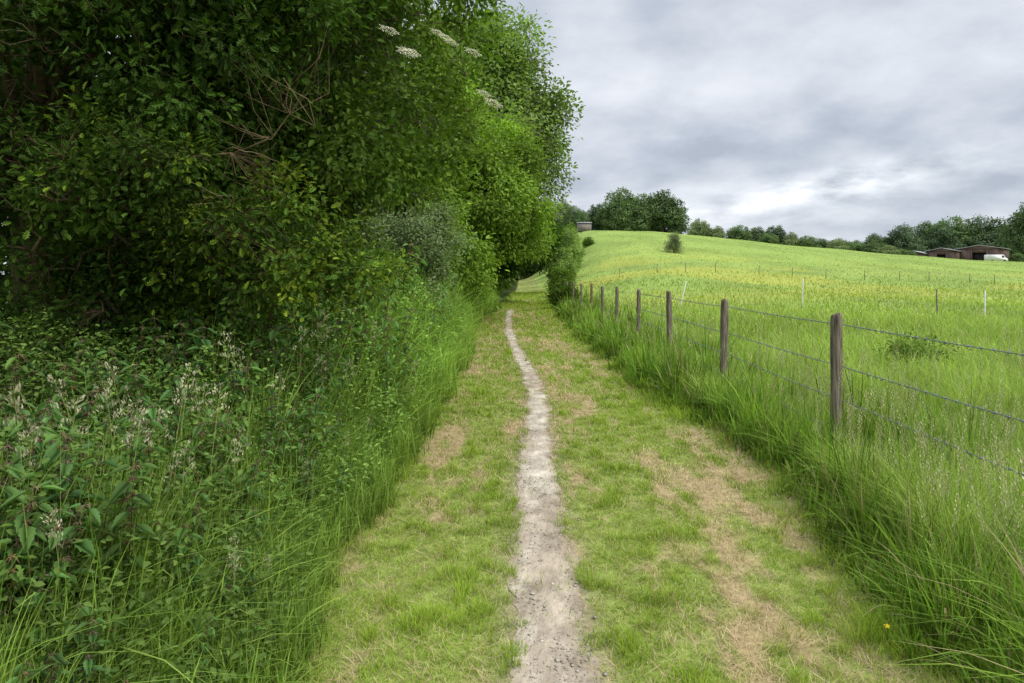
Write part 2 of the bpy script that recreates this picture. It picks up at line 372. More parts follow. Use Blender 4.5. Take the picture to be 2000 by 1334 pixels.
tree('willow_shrub','grey green rounded sallow bush above tall herbs',(-2.7,13.0),1.0,.08,
  [((-2.2,12.6,1.9),(1.2,1.1,1.1)),((-3.0,12.0,2.0),(1.0,1,.8))],1900,18,.10,.06,SIM,[(.18,.245,.11),(.23,.30,.14),(.135,.20,.08)],nl=10,twr=.005,cat='shrub',per=24,rf=.26,loose=.08)
tree('maple_tree','bright green field maple leaning over the lane',(-2.8,23.5),3.2,.2,
  [((-1.5,23,4.5),(2.5,2.6,2.3)),((-2.6,21,2.6),(1.85,2.6,1.9)),((-2.8,22,6.4),(2.3,2.5,1.7)),((-.4,24.5,3.6),(1.4,2,1.3)),((.45,26,3.3),(1.0,1.5,.85))],4600,18,.19,.14,SIM,MID,nl=16,twr=.008,per=34,rf=.24,loose=.13)
tree('ash_tree','tall ash with airy pale foliage above hedge',(-2.2,35),8,.3,
  [((-1.8,34,9.6),(3.9,3.5,4.9)),((.6,35,8.2),(2.2,2.4,3.1)),((-3.5,33,6),(3,3,4)),((-1.2,34,12.5),(2.6,2.4,1.8))],3900,18,.36,.22,SIM,ASH,nl=24,twr=.014,per=34,rf=.22,col=(.2,.18,.14),loose=.12)
for (x,y,r,h,cl) in [(-3.6,31,2.4,3.4,MID),(-3.2,42,2.8,4.6,OAK),(-3.0,54,2.9,5.0,OAK),(-3.2,70,3.4,6.,DK),(-3.,90,4,7.5,OAK),(1.5,126,6,9,DK),(-7,120,6,9,DK)]:
    tree('hedgerow_tree','leafy hedgerow tree lining the grassy lane',(x-.5,y),h*.5,.14,
      [((x,y,h*.62),(r,r*1.3,h*.5)),((x+.4,y-1,h*.35),(r*.75,r,h*.32))],900,16,.3,.19+y*.0022,SIM,cl,nl=6,twr=.012,group='hedgerow trees along the lane',per=20,rf=.3)
tree('hedgerow_tree','dark hedgerow tree arching low over the lane',(-2,40),3.5,.14,[((1.0,40,3.8),(1.8,2.2,1.2)),((-1.0,40,3.6),(1.8,2,1.8))],1000,17,.24,.22,SIM,DK[1:]+OAK[:2],nl=8,twr=.012,group='hedgerow trees along the lane',rf=.28,per=20,loose=.1)
tree('hedgerow_tree','dark hedgerow tree arching low over the lane',(-2,56),4.5,.16,[((1.6,56,4.6),(2.4,2.4,2.0)),((-1.4,55,4.0),(2.2,2,2.2))],1000,17,.28,.26,SIM,DK+OAK[:1],nl=8,twr=.012,group='hedgerow trees along the lane',rf=.3,per=18)
for (x,y,r,h,cl) in [(2.7,33,.45,.9,OAK),(2.9,38,.5,1.3,OAK),(3.5,47,.6,2.0,OAK),(4.2,56,.8,3.4,ASH),(4.9,62,.9,5.0,ASH),(5.8,70,1.3,5.8,ASH),(6.3,80,1.7,5.6,OAK),(7.0,92,1.9,5.5,OAK),(5.2,104,1.8,5,DK),(7.6,110,2.0,6,DK)]:
    z0=float(terrain(x,y))
    tree('hedgerow_bush','scrubby bush growing along the field fence',(x,y),h*.5,.05,
      [((x,y,z0+h*.62),(r,r*1.2,h*.38)),((x-.25*r,y+.3,z0+h*.3),(r*.9,r*.9,h*.28)),((x+.4*r,y-.3,z0+h*.42),(r*.6,r,h*.25))],550,13,.12+y*.001,.075+y*.0017,SIM,cl,nl=7,twr=.01,cat='bush',group='scrub beside the lane',rf=.3,per=13,loose=.15)
def umbel():
    ps=[]
    for k in range(90):
        a=k*2.4;r=math.sqrt(k/90.)*.5*(1+.15*math.sin(a*5))
        ps.append(inst(DIA,frames(np.array([[math.cos(a),math.sin(a),U(-.1,.3)]]),np.array([[U(-.3,.3),U(-.3,.3),1.]]),[.09]),np.array([[r*math.cos(a)-.03,r*math.sin(a),.06*(1-r*2)+U(-.01,.02)]]),np.array([[1,1,1.]])*U(.8,1.1)))
    for k in range(5):
        a=k*1.256;ps.append(tube([(0,0,-.35),(.3*math.cos(a),.3*math.sin(a),-.01)],[.012,.008],4,(.3,.45,.15)))
    return join(ps)
UM=umbel()
for k,(x,y,z) in enumerate([(-1.22,6.8,4.05),(-1.0,6.8,3.83),(-.76,7.0,4.1),(-.62,7.0,4.0),(-.4,7.1,3.93),(-.3,7.4,3.58),(-.2,7.5,3.5),(-1.06,6.9,3.86),(-.68,7.0,4.05)]):
    f=.82;x,y,z=x*f,y*f,1.6+(z-1.6)*f
    p=inst(UM,frames(np.array([[1,.1,-.45]]),np.array([[.35,-.7,1.]]),[.15*U(.8,1.15)]),np.array([[x,y,z]]),np.array([[.70,.67,.46]]))
    o=mkobj('elder_flower_head',p,M_dry,(x,y,z));tag(o,'creamy white flat elder flower head on branch tip','flower');o['group']='elder flower heads'
# ------------------------------------------------------------------ distant trees
def distcrown(seed,cols):
    ells=[((0,0,.58),(.36,.36,.36)),((-.2,.05,.45),(.27,.27,.28)),((.22,0,.48),(.26,.26,.3)),((.05,-.12,.3),(.36,.3,.22))]
    if seed%2: ells=[((.05,0,.6),(.3,.3,.36)),((-.18,0,.42),(.3,.3,.3)),((.2,-.1,.35),(.28,.28,.27))]
    cc,nn,l=clusters(ells,1400,20,.32,.0)
    p=leafset(SIM,cc,nn,l,9,.024,.040,cols,.1,.22,.75,1.1)
    t=tube([(0,0,-.03),(.01,0,.2),(0,.01,.5)],[.035,.028,.01],7,(.1,.08,.06))
    lim=[t]+[tube([(0,0,.2+.04*k),(.12*math.cos(k*1.7),.12*math.sin(k*1.7),.42+.03*k),(.25*math.cos(k*1.7),.25*math.sin(k*1.7),.6)],[.014,.01,.004],5,(.1,.08,.06)) for k in range(5)]
    return p,join(lim)
VAR=[]
for k,cl in enumerate([[(.11,.18,.07),(.165,.235,.09)],[(.10,.155,.07),(.14,.205,.085)],[(.19,.25,.11),(.25,.31,.14)],[(.095,.14,.08),(.125,.18,.095)]]):
    VAR.append(distcrown(k,cl))
def dtree(X,Y,ztop,wd,v,label,name='field_tree',sink=0.):
    z0=float(terrain(X,Y))-sink;h=max(ztop-z0,1.)
    e=empty(name,(X,Y,z0),label,'tree' if 'tree' in name else 'bush','trees and bushes around the fields')
    tr=bpy.data.objects.new('trunk',DM[v][1]);cr=bpy.data.objects.new('crown',DM[v][0])
    for o in (tr,cr): scene.collection.objects.link(o);o.parent=e
    e.scale=(wd*1.05,wd*1.05,h*1.05);e.rotation_euler[2]=U(0,6.28)
DM=[]
for p,t in VAR:
    a=mkobj('crown',p,M_leaf_far);b=mkobj('trunk',t,M_bark);DM.append((a.data,b.data));bpy.data.objects.remove(a);bpy.data.objects.remove(b)
def elev(py,Y): return 1.6+(540-py)*Y/1333.
def east(px,Y): return (px-1000)*Y/1333.
OK_='broad oak standing on the brow of the hill'
for px,pt,w,v in [(1218,368,84,0),(1295,374,98,1),(1255,380,84,0),(1278,384,74,1),(1185,394,60,0),(1165,402,50,3),(1125,402,50,0),(1095,392,55,2),(1316,402,50,1),(1062,385,60,1),(1235,400,84,0)]:
    Y0=160+U(-4,6);dtree(east(px,Y0),Y0,elev(pt,Y0),w*Y0/1333,v,OK_,'oak_tree')
for px,pt,w,v in [(1368,430,44,2),(1402,443,32,2),(1385,447,30,0),(1440,440,50,0),(1478,444,50,1),(1515,443,48,3),(1545,455,34,2),(1575,460,46,0),(1605,466,40,1),(1635,470,44,2),(1665,472,44,0),(1700,474,44,1),(1735,480,44,2),(1765,486,36,0),(1460,452,40,3),(1500,455,46,0)]:
    Y0=172+U(-4,8);dtree(east(px,Y0),Y0,elev(pt,Y0),w*Y0/1333*1.15,v,'rounded hedge tree along the far field edge')
for px,pt,w,v in [(1712,457,66,1),(1765,443,76,3),(1815,434,86,1),(1862,424,96,0),(1925,427,100,3),(1958,440,70,1),(1840,445,70,3),(1895,440,70,1),(1740,462,60,2)]:
    Y0=245+U(-6,10);dtree(east(px,Y0),Y0,elev(pt,Y0),w*Y0/1333*1.1,v,'dark mature oak behind the farm buildings','oak_tree')
for px,pt,w,v in [(2005,398,80,1),(2060,390,90,3),(1990,472,40,0),(2030,440,80,0)]:
    Y0=222;dtree(east(px,Y0),Y0,elev(pt,Y0),w*Y0/1333*1.1,v,'tall dark oak beside the farm','oak_tree')
for k in range(34):
    Y0=U(290,380);px=1380+k*26+U(-8,8);pt=U(464,476)
    dtree(east(px,Y0),Y0,elev(pt,Y0),U(44,66)*Y0/1333,int(rng.integers(0,4)),'hazy woodland tree on the far skyline')
for px,pt,w,v in [(1985,494,30,0),(1700,486,40,2),(1740,496,30,0),(1660,484,40,0)]:
    Y0=196;dtree(east(px,Y0),Y0,elev(pt,Y0),w*Y0/1333,v,'low green hedge bush beside the farm buildings','hedge_bush')
for (x,y,r,h,cl,lb) in [(19.4,82,.95,2.3,[(.24,.29,.15),(.30,.35,.19)],'lone pale rounded hawthorn bush on the meadow slope'),(10.9,98,.7,1.0,OAK[:3],'small dark bush on the meadow slope')]:
    z0=float(terrain(x,y))
    tree('hawthorn_bush',lb,(x,y),h*.4,.06,[((x,y,z0+h*.6),(r*.7,r,h*.4)),((x-.45*r,y,z0+h*.3),(r*.6,r*.7,h*.28)),((x+.45*r,y,z0+h*.28),(r*.6,r*.7,h*.28))],360,10,.18,.15,SIM,cl,nl=5,twr=.01,cat='bush',rf=.28,per=12,loose=.1)
# ------------------------------------------------------------------ vegetation: lane
def P3(x,y,dz=0): return np.stack([x,y,terrain(x,y)+dz],1)
n=280000
y=sampY(n,1.8,60,1.6);le,re=left_edge(y)-.2,right_edge(y)+.25
x=le+(re-le)*U(0,1,n)
st=straw(x,y);wob=.02+(fbm(y*5,x*8,4)-.5)*.28
onpath=(x>path_c(y)-path_w(y)+wob)&(x<path_c(y)+path_w(y)-wob)&(y<33)
tuft=.6*vn(x*8,y*8,40)+.4*vn(x*19,y*19,41)
keep=(U(0,1,n)>st*.86)&(~onpath|(U(0,1,n)<.05*(vn(x*5,y*4,44)>.6)))&(U(0,1,n)<.06+1.3*tuft)
x,y,st,tuft=x[keep],y[keep],st[keep],tuft[keep];n=len(x)
lod=np.clip(y/3.6,1,9);edge=np.maximum(ss((left_edge(y)+.15-x)/.3),ss((x-right_edge(y)+.2)/.35))
h=U(.012,.042,n)*(.4+1.1*tuft+1.3*ss((tuft-.6)/.2))*(1+.03*y)+edge*.13*U(.2,1,n)
col=cmix(n,[(.26,.395,.037),(.34,.465,.05),(.18,.31,.03),(.43,.49,.08)],.25)*(.78+.44*fbm(x*1.7,y*.9,46))[:,None]
col=col*(1-.35*st[:,None])+np.array([.48,.38,.18])*.35*st[:,None]
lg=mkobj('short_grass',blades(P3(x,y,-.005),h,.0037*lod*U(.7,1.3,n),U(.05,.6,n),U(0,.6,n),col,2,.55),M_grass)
tag(lg,'short patchy mown grass covering the lane','grass','stuff')
n=130000
y=sampY(n,1.8,30,1.7);le,re=left_edge(y)-.1,right_edge(y)+.15;x=le+(re-le)*U(0,1,n)
st=straw(x,y);onpath=(abs(x-path_c(y))<path_w(y)*.9)
keep=(U(0,1,n)<.2+st)&(~onpath|(U(0,1,n)<.06));x,y=x[keep],y[keep];n=len(x)
lod=np.clip(y/3.6,1,7)
sl=blades(P3(x,y,.002),U(.012,.034,n)*np.sqrt(lod),.0021*lod*U(.7,1.3,n),U(1.2,4,n),U(-.6,.5,n),cmix(n,[(.60,.46,.25),(.48,.34,.175),(.70,.58,.36),(.32,.22,.12)],.2),2,.85)
so=mkobj('dry_clippings',sl,M_dry);tag(so,'dry straw-coloured mown grass clippings lying on the lane','dry grass','stuff')
# ------------------------------------------------------------------ right margin tall grass
GR=[(.10,.20,.022),(.19,.32,.036),(.30,.43,.06),(.14,.26,.03)]
nt_=5000
ty=sampY(nt_,1.4,45,1.3);td=np.abs(rng.normal(size=nt_))*.8;tx=right_edge(ty)+.05+td
m=13;idx=np.repeat(np.arange(nt_),m);n=len(idx)
lod=np.clip(ty[idx]/4.,1,6)
x=tx[idx]+rng.normal(size=n)*.03*np.sqrt(lod);y=ty[idx]+rng.normal(size=n)*.03*np.sqrt(lod)
patch=fbm(tx*2.2,ty*2.2,58)
th_=(.12+.32*ss(td/.3))*U(.35,1.45,nt_)*(.15+1.6*patch);h=th_[idx]*U(.45,1.15,n)*(1+.012*y)
hd=U(0,6.28,n)
kink=U(0,1,n)<.2
tc_=(cmix(nt_,GR,.4)*(.6+.8*vn(tx*1.8,ty*1.8,59))[:,None])[idx]*U(.7,1.3,n)[:,None]
dead=U(0,1,n)<.06;tc_[dead]=np.array([.42,.34,.18])
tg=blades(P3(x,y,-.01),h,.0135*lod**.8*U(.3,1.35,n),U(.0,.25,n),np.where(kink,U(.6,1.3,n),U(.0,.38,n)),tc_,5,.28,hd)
o=mkobj('tall_grass',tg,M_grass);tag(o,'lush tall arching grass growing under the wire fence','grass','stuff')
n=200000
y=sampY(n,2.5,150,1.55);x=2.3+U(0,1,n)**1.15*(y*.8+2.5)
keep=(x>right_edge(y)+.4);x,y=x[keep],y[keep];n=len(x)
big=fbm(x*.5,y*.3,60);sm=vn(x*2.2,y*2.2,61);lod=np.clip(y/4.,1,30)
h=U(.2,.55,n)*(.35+.7*big+.6*sm)*np.interp(y,[0,30,70,150],[1,.75,.3,.18])
fc=cmix(n,[(.24,.355,.058),(.32,.435,.08),(.41,.465,.14),(.17,.29,.04)],.25)*(.5+.6*big+.5*sm)[:,None]
fr=ss((y-28)/30)[:,None];hb=fbm(x*.12,y*.14,64)
fm=(np.array([.245,.34,.08])*(.55+.4*big+.5*hb)[:,None]);bd=(ss((y-26)/20)*ss((95-y)/35)*drift(x,y))[:,None]*.36
fm=fm*(1-bd)+np.array([.50,.44,.08])*bd
fc=fc*(1-fr)+fm*fr*U(.92,1.08,n)[:,None]
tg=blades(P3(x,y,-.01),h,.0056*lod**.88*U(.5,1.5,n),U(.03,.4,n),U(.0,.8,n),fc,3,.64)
o=mkobj('meadow_grass',tg,M_grass);tag(o,'pale green unmown meadow grass across the field','grass','stuff')
def seedhead(k=18,big=1.):
    ps=[tube([(0,0,0),(.02,0,.5),(.07,.01,1.)],[.0018,.0014,.0007],3,(.5,.62,.28))]
    for i in range(k):
        t=.84+.16*i/k;a=i*2.4+U(-.4,.4);r=.012*big*(1.25-(t-.84)/.16)*U(.3,1.2)
        ps.append(inst(SLIM,frames(np.array([[math.cos(a)*.45,math.sin(a)*.45,.9]]),np.array([[math.cos(a),math.sin(a),.3]]),[.018*big*U(.7,1.2)]),np.array([[.02+.05*(t*2-1)+math.cos(a)*r,math.sin(a)*r,t]]),np.array([[1,1,1.]])*U(.8,1.2)))
    return join(ps)
def cocks():
    ps=[tube([(0,0,0),(.02,0,.5),(.07,.01,1.)],[.0018,.0014,.0009],3,(.5,.62,.28))]
    for b_ in range(6):
        t=.84+.028*b_;a=b_*2.6+U(-.4,.4);rr=(.045-.007*b_)
        ps.append(tube([(.02+.05*(t*2-1),0,t-.01),(.02+.05*(t*2-1)+math.cos(a)*rr,math.sin(a)*rr,t+rr*.5)],[.0009,.0006],3,(.5,.6,.3)))
        for i in range(12):
            q=rng.normal(size=3)*.009;dd=np.array([[math.cos(a)*.5+U(-.4,.4),math.sin(a)*.5+U(-.4,.4),.8]])
            ps.append(inst(SLIM,frames(dd,rng.normal(size=(1,3)),[.017]),np.array([[.02+.05*(t*2-1)+math.cos(a)*rr+q[0],math.sin(a)*rr+q[1],t+rr*.5+q[2]]]),np.array([[1,1,1.]])*U(.75,1.2)))
    return join(ps)
SH=[seedhead() for k in range(3)];SH2=[cocks() for k in range(3)]
def heads(name,T,x,y,sz,cols,tilt,label,lodk=8.):
    n=len(x);g_=rng.integers(0,3,n);lod=np.clip(y/lodk,1,2.5);ps=[]
    for k in range(3):
        q=g_==k;M3=rotz(U(0,6.3,q.sum()),sz[q],tilt);M3[:,:,0]*=lod[q,None];M3[:,:,1]*=lod[q,None]
        ps.append(inst(T[k],M3,P3(x[q],y[q]),cmix(q.sum(),cols,.2)))
    o=mkobj(name,join(ps),M_dry);tag(o,label,'grass','stuff')
n=1900;y=sampY(n,2.4,30,1.4);x=right_edge(y)+.2+U(0,1,n)**1.4*(y*.55+.8)
heads('seeding_grass',SH,x,y,U(.5,.95,n),[(.46,.44,.23),(.36,.42,.18),(.52,.45,.29)],.22,'thin flowering grass stalks with feathery seed heads')
n=7500;y=sampY(n,7,95,.4);x=3.5+U(0,1,n)*(y*.85)
m=drift(x,y)*ss((y-8)/35)*ss((95-y)/30)+.06*ss((y-8)/10)
keep=U(0,1,n)<m;fx,fy=x[keep],y[keep];n=len(fx)
flw=piece([(math.cos(a)*r,math.sin(a)*r,.1 if k%2 else 0) for k,(a,r) in enumerate([(i*math.pi/5,1 if i%2==0 else .6) for i in range(10)])],[tuple(range(10))])
sz=.009*np.clip(fy/9,1,3.2)*U(.5,1.3,n)
o=mkobj('buttercups',inst(flw,frames(rng.normal(size=(n,3))*[1,1,.2],np.array([0,-.5,1.])+rng.normal(size=(n,3))*.4,sz),P3(fx,fy)+np.stack([0*fx,0*fx,U(.2,.42,n)*np.interp(fy,[0,30,70,150],[1.1,.8,.4,.3])],1),cmix(n,[(.72,.58,.05),(.72,.62,.12)],.1)),M_dry)
tag(o,'scattered yellow buttercups among the meadow grass','flowers','stuff')
bs=[inst(flw,frames(np.array([[1,0,.1]]),np.array([[0,-.4,1.]]),[.014]),np.array([[0,0,.09]]),np.array([[.85,.62,.02]])),tube([(0,0,0),(.005,0,.05),(0,0,.09)],.0012,4,(.1,.2,.04))]
o=mkobj('buttercup',join(bs),M_dry);o.location=(1.62,2.95,0);tag(o,'single yellow buttercup in short grass beside the lane','flower')
# ------------------------------------------------------------------ left bank
def nettle(seed):
    ps=[];bx,by=U(-.12,.12),U(-.12,.12)
    sp=lambda t:np.array([bx*t*t,by*t*t,t])
    ps.append(tube([sp(t) for t in np.linspace(0,1,6)],np.linspace(.0042,.0018,6),4,(.11,.09,.05)))
    t=.12;k=0
    while t<.99:
        a=k*math.pi/2+U(-.3,.3)
        for s in (0,math.pi):
            aa=a+s+U(-.2,.2);L=(.125*(1.15-.75*max(0,t-.4)))*U(.7,1.2)
            d=np.array([[math.cos(aa),math.sin(aa),U(-.6,.0)]])
            st=sp(t)[None]+d*.02
            ps.append(inst(SER,frames(d,np.array([[U(-.3,.3),U(-.3,.3),1.]]),[L]),st,np.array([[.080,.165,.042]])*U(.7,1.3)*(1.+.3*t)))
        if t>.66:
            for q in range(9):
                aa=U(0,6.28);d=np.array([math.cos(aa)*.8,math.sin(aa)*.8,U(-.9,.0)])*U(.022,.048)
                p0=sp(t);mid=p0+d*.5+np.array([0,0,.006]);ps.append(tube([p0,mid,p0+d],[.002,.0028,.0014],3,(.20,.155,.095) if q%3 else (.19,.19,.08)))
        t+=.066;k+=1
    return join(ps)
NT=[nettle(k) for k in range(8)]
def hleft(x,y):
    d=left_edge(y)-x
    near=.27+.66*ss((d+.02)/.95);far=.6+1.1*ss(d/.75)
    f=ss((y-4.2)/4.5);return (near*(1-f)+far*f)*(.72+.56*fbm(x*1.5,y*1.1,77))
n=44;y=sampY(n,2.3,8,1.1);x=left_edge(y)-.05-U(0,1,n)*1.2
heads('cocksfoot_grass',SH2,x,y,hleft(x,y)*U(.95,1.2,n)+.15,[(.46,.43,.27),(.40,.40,.23)],.25,'pale cocksfoot seed heads among the nettles',12.)
n=1400;y=np.concatenate([sampY(900,1.8,8,1.2),sampY(500,8,26,1.2)]);d=.16+U(0,1,n)**1.0*np.where(y<8,2.5,2.0);x=left_edge(y)-d
ps=[]
grp=rng.integers(0,8,n);pt=U(.65,1.3,n)*(1+.5*ss((y-4.5)/4))
for k in range(8):
    m=grp==k;nn_=m.sum();hh=hleft(x[m],y[m])*U(.7,1.12,nn_)
    ps.append(inst(NT[k],rotz(U(0,6.3,nn_),hh,.18),P3(x[m],y[m],-.02),np.stack([pt[m]*U(.9,1.2,nn_),pt[m],pt[m]*U(.8,1.2,nn_)],1)))
o=mkobj('nettle_bed',join(ps),M_leaf);tag(o,'dense stinging nettles with drooping brownish flower tassels','nettles','stuff')
nt_=5400;ty=sampY(nt_,1.6,34,1.3);td=np.abs(rng.normal(size=nt_))*np.where(ty<5,.8,1.0);tx=left_edge(ty)-td
m=16;idx=np.repeat(np.arange(nt_),m);n=len(idx);lod=np.clip(ty[idx]/4.,1,6)
x=tx[idx]+rng.normal(size=n)*.04*np.sqrt(lod);y=ty[idx]+rng.normal(size=n)*.04*np.sqrt(lod)
h=(hleft(tx,ty)*U(.4,1.15,nt_))[idx]*U(.5,1.1,n)
hd=U(0,6.28,n);kink=U(0,1,n)<.2
gc=(cmix(nt_,[(.14,.25,.037),(.23,.355,.055),(.32,.435,.09)],.35)*(.75+.5*vn(tx*1.5,ty*1.5,79))[:,None]*(1+.25*ss((ty-5)/4))[:,None])
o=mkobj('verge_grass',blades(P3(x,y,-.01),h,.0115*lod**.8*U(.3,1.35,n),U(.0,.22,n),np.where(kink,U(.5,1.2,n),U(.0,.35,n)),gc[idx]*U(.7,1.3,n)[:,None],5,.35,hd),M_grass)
tag(o,'tall green grass growing along the hedge bank','grass','stuff')
n=120000;y=sampY(n,2.,34,1.05);d=.04+U(0,1,n)**.9*3.2;x=left_edge(y)-d
t=U(0,1,n)**.5;z=hleft(x,y)*t*(.7+.5*fbm(x*2,y*2,80));lod=np.clip(y/5,1,5)
dd=rng.normal(size=(n,3))*[1,1,.4];P=P3(x,y);P[:,2]+=z
bb=fbm(x*1.5,y*1.5,90)
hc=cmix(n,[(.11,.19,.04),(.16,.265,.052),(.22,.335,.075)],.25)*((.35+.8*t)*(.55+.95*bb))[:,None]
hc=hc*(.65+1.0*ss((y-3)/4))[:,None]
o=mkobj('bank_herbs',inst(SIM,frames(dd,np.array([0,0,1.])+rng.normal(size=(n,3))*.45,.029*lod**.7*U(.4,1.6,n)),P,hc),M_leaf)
tag(o,'thick leafy herbs and cleavers covering the hedge bank','ground cover','stuff')
tree('dock_clump','low leafy green weed clump in the pale meadow',(6.9,11.6),.25,.015,[((6.9,11.6,.28),(.45,.35,.28))],190,9,.1,.07,SIM,[(.13,.22,.035),(.19,.29,.045)],nl=3,twr=.002,cat='plant')
# ------------------------------------------------------------------ fence
FY=[2.2,5.5,8.8,12.1,15.4,18.7,22,25.3,28.6,31.9,35.2]
FX=[2.5,2.61,2.72,2.80,2.85,2.87,2.92,2.95,2.88,2.84,2.84]
fe=empty('wire_fence',(2.6,5.5,0),'weathered wooden post and barbed wire field fence','fence')
def postmesh(h,r,seed):
    zs=[-.3,0,.15,.3,.5,.7,.9,1.05,h-.05,h-.02,h];S=14
    rings=[]
    for i,z in enumerate(zs):
        rr=r*(1+.04*math.sin(z*5+seed))
        if z>=h-.021: rr*=.93
        if z>=h-.001: rr*=.86
        ring=[]
        for k in range(S):
            a=2*math.pi*k/S;sq=1/(max(abs(math.cos(a)),abs(math.sin(a)))**.55)
            q=rr*sq*(1+.06*math.sin(k*2.7+seed*3)+.03*math.sin(z*9+k));ring.append((q*math.cos(a),q*math.sin(a)*.95,z+(.014*math.cos(a+seed) if i==len(zs)-1 else 0)))
        rings+=ring
    F=[]
    for i in range(len(zs)-1):
        for k in range(S):F.append((i*S+k,i*S+(k+1)%S,(i+1)*S+(k+1)%S,(i+1)*S+k))
    F.append(tuple((len(zs)-1)*S+k for k in range(S)))
    return piece(rings,F)
fz=[float(terrain(a,b)) for a,b in zip(FX,FY)]
for k,(a,b,z) in enumerate(zip(FX,FY,fz)):
    h=[1.3,1.3,1.3,1.34,1.31,1.33,1.28,1.34,1.3,1.33,1.3][k]
    p=postmesh(h,.043,k*1.3);o=mkobj('fence_post',p,M_postred if k in(7,) else M_post,(0,0,0),fe,False,(a-2.6,b-5.5,z))
    o.rotation_euler=(U(-.02,.02),U(-.02,.025) if k!=1 else .004,U(0,.6))
for hz in (1.21,.87,.60,.33):
    ps=[]
    for k in range(len(FX)-1):
        A=np.array([FX[k]+.055,FY[k],fz[k]+hz]);B=np.array([FX[k+1]+.055,FY[k+1],fz[k+1]+hz])
        L=np.linalg.norm(B-A);near=k<4;m=int(L/.012) if near else 12
        t=np.linspace(0,1,m);base=A+(B-A)*t[:,None];base[:,2]-=.01*4*t*(1-t)*U(.3,1.2);base[:,0]+=.005*np.sin(t*9+k)
        if near:
            ph=t*L/.07*2*np.pi
            for s in (0,np.pi):
                q=base.copy();q[:,0]+=.0022*np.cos(ph+s);q[:,2]+=.0022*np.sin(ph+s);ps.append(tube(q,.0018,4))
            for bi in np.arange(6,m-4,9):
                c0=base[bi]
                for rr in range(2):
                    a=U(0,6.28);v=np.array([math.cos(a),U(-.4,.4),math.sin(a)])*.021
                    ps.append(tube([c0-v,c0+v],.0016,3))
                ps.append(tube([c0+[0,-.008,0],c0+[0,.008,0]],.0058,5))
        else: ps.append(tube(base,.0034,4))
    mkobj('barbed_wire',join(ps),M_wire,(2.6,5.5,0),fe)
ef=empty('electric_fence',(7.9,31,0),'white plastic electric fence stakes with thin tape in meadow','fence')
EP=[(7.6,31,1.42,.22),(13.6,32,1.45,.03),(16.2,26,1.15,-.03),(18.0,26,1.1,.02),(24.,27,1.2,.0)]
tops=[]
for k,(a,b,h,ln) in enumerate(EP):
    z=float(terrain(a,b));r=.026
    pts=[(0,0,-.1),(0,0,h*.3),(0,0,h*.5),(0,0,h*.98),(0,0,h)]
    q=[tube(pts,[r,r,r,r*.9,r*.4],8)]
    for zz in (.35,.6,.85): q.append(tube([(-r,0,h*zz),(-r-.03,0,h*zz),(-r-.03,0,h*zz+.03)],.006,5))
    o=mkobj('fence_stake',join(q),M_post if k==2 else M_white,(0,0,0),ef,False,(a-7.9,b-31,z));o.rotation_euler=(0,ln,0)
    tops.append(np.array([a+h*.8*ln,b,z+h*.8]))
ps=[tube([tops[k]*(1-t)+tops[k+1]*t-np.array([0,0,.1*t*(1-t)+dz]) for t in np.linspace(0,1,8)],.0022,4) for k in range(len(tops)-1) for dz in (0,.4)]
mkobj('fence_wire',join(ps),M_wire,(7.9,31,0),ef)
ff=empty('field_fence',(6,60,0),'low stake and wire fence crossing the flowering meadow','fence')
tp=[]
for k in range(15):
    a=6+k*3.1+U(-.6,.6);b=60+.05*k;z=float(terrain(a,b));tp.append(np.array([a,b,z]))
    q=join([tube([(0,0,-.1),(0,0,.5),(.01,0,.82),(.01,0,.85)],[.028,.028,.025,.012],6)])
    mkobj('fence_stake',q,M_post,(0,0,0),ff,False,(a-6,b-60,z))
mkobj('fence_wire',join([tube([t+np.array([0,0,hz]) for t in tp],.005,4) for hz in (.45,.78)]),M_wire,(6,60,0),ff)
# ------------------------------------------------------------------ farm buildings
def box(a,b,c,d,e,f):
    V=[(a,c,e),(b,c,e),(b,d,e),(a,d,e),(a,c,f),(b,c,f),(b,d,f),(a,d,f)]
    return piece(V,[(0,3,2,1),(4,5,6,7),(0,1,5,4),(1,2,6,5),(2,3,7,6),(3,0,4,7)])
def board_mat(name,c1,c2,sc):
    return noise_mat(name,c1,c2,sc,bump=.4,bscale=1,bdist=.03,rough=.8)
M_barn=board_mat('barn_board_material',(.075,.05,.042),(.14,.095,.08),(6,6,.3))
M_roof=board_mat('barn_roof_material',(.26,.26,.265),(.40,.40,.41),(4,.4,.4))
M_bay_shade=noise_mat('barn_bay_shade_material',(.012,.011,.01),(.03,.027,.025),(1,1,1),bump=0)  # near-black colour painted for the shade inside the open bays
M_glass=noise_mat('window_glass_material',(.03,.035,.04),(.05,.055,.06),(1,1,1),bump=0,rough=.1,spec=.5)
M_tyre=noise_mat('tyre_rubber_material',(.02,.02,.02),(.035,.035,.035),(9,9,9),bump=0)
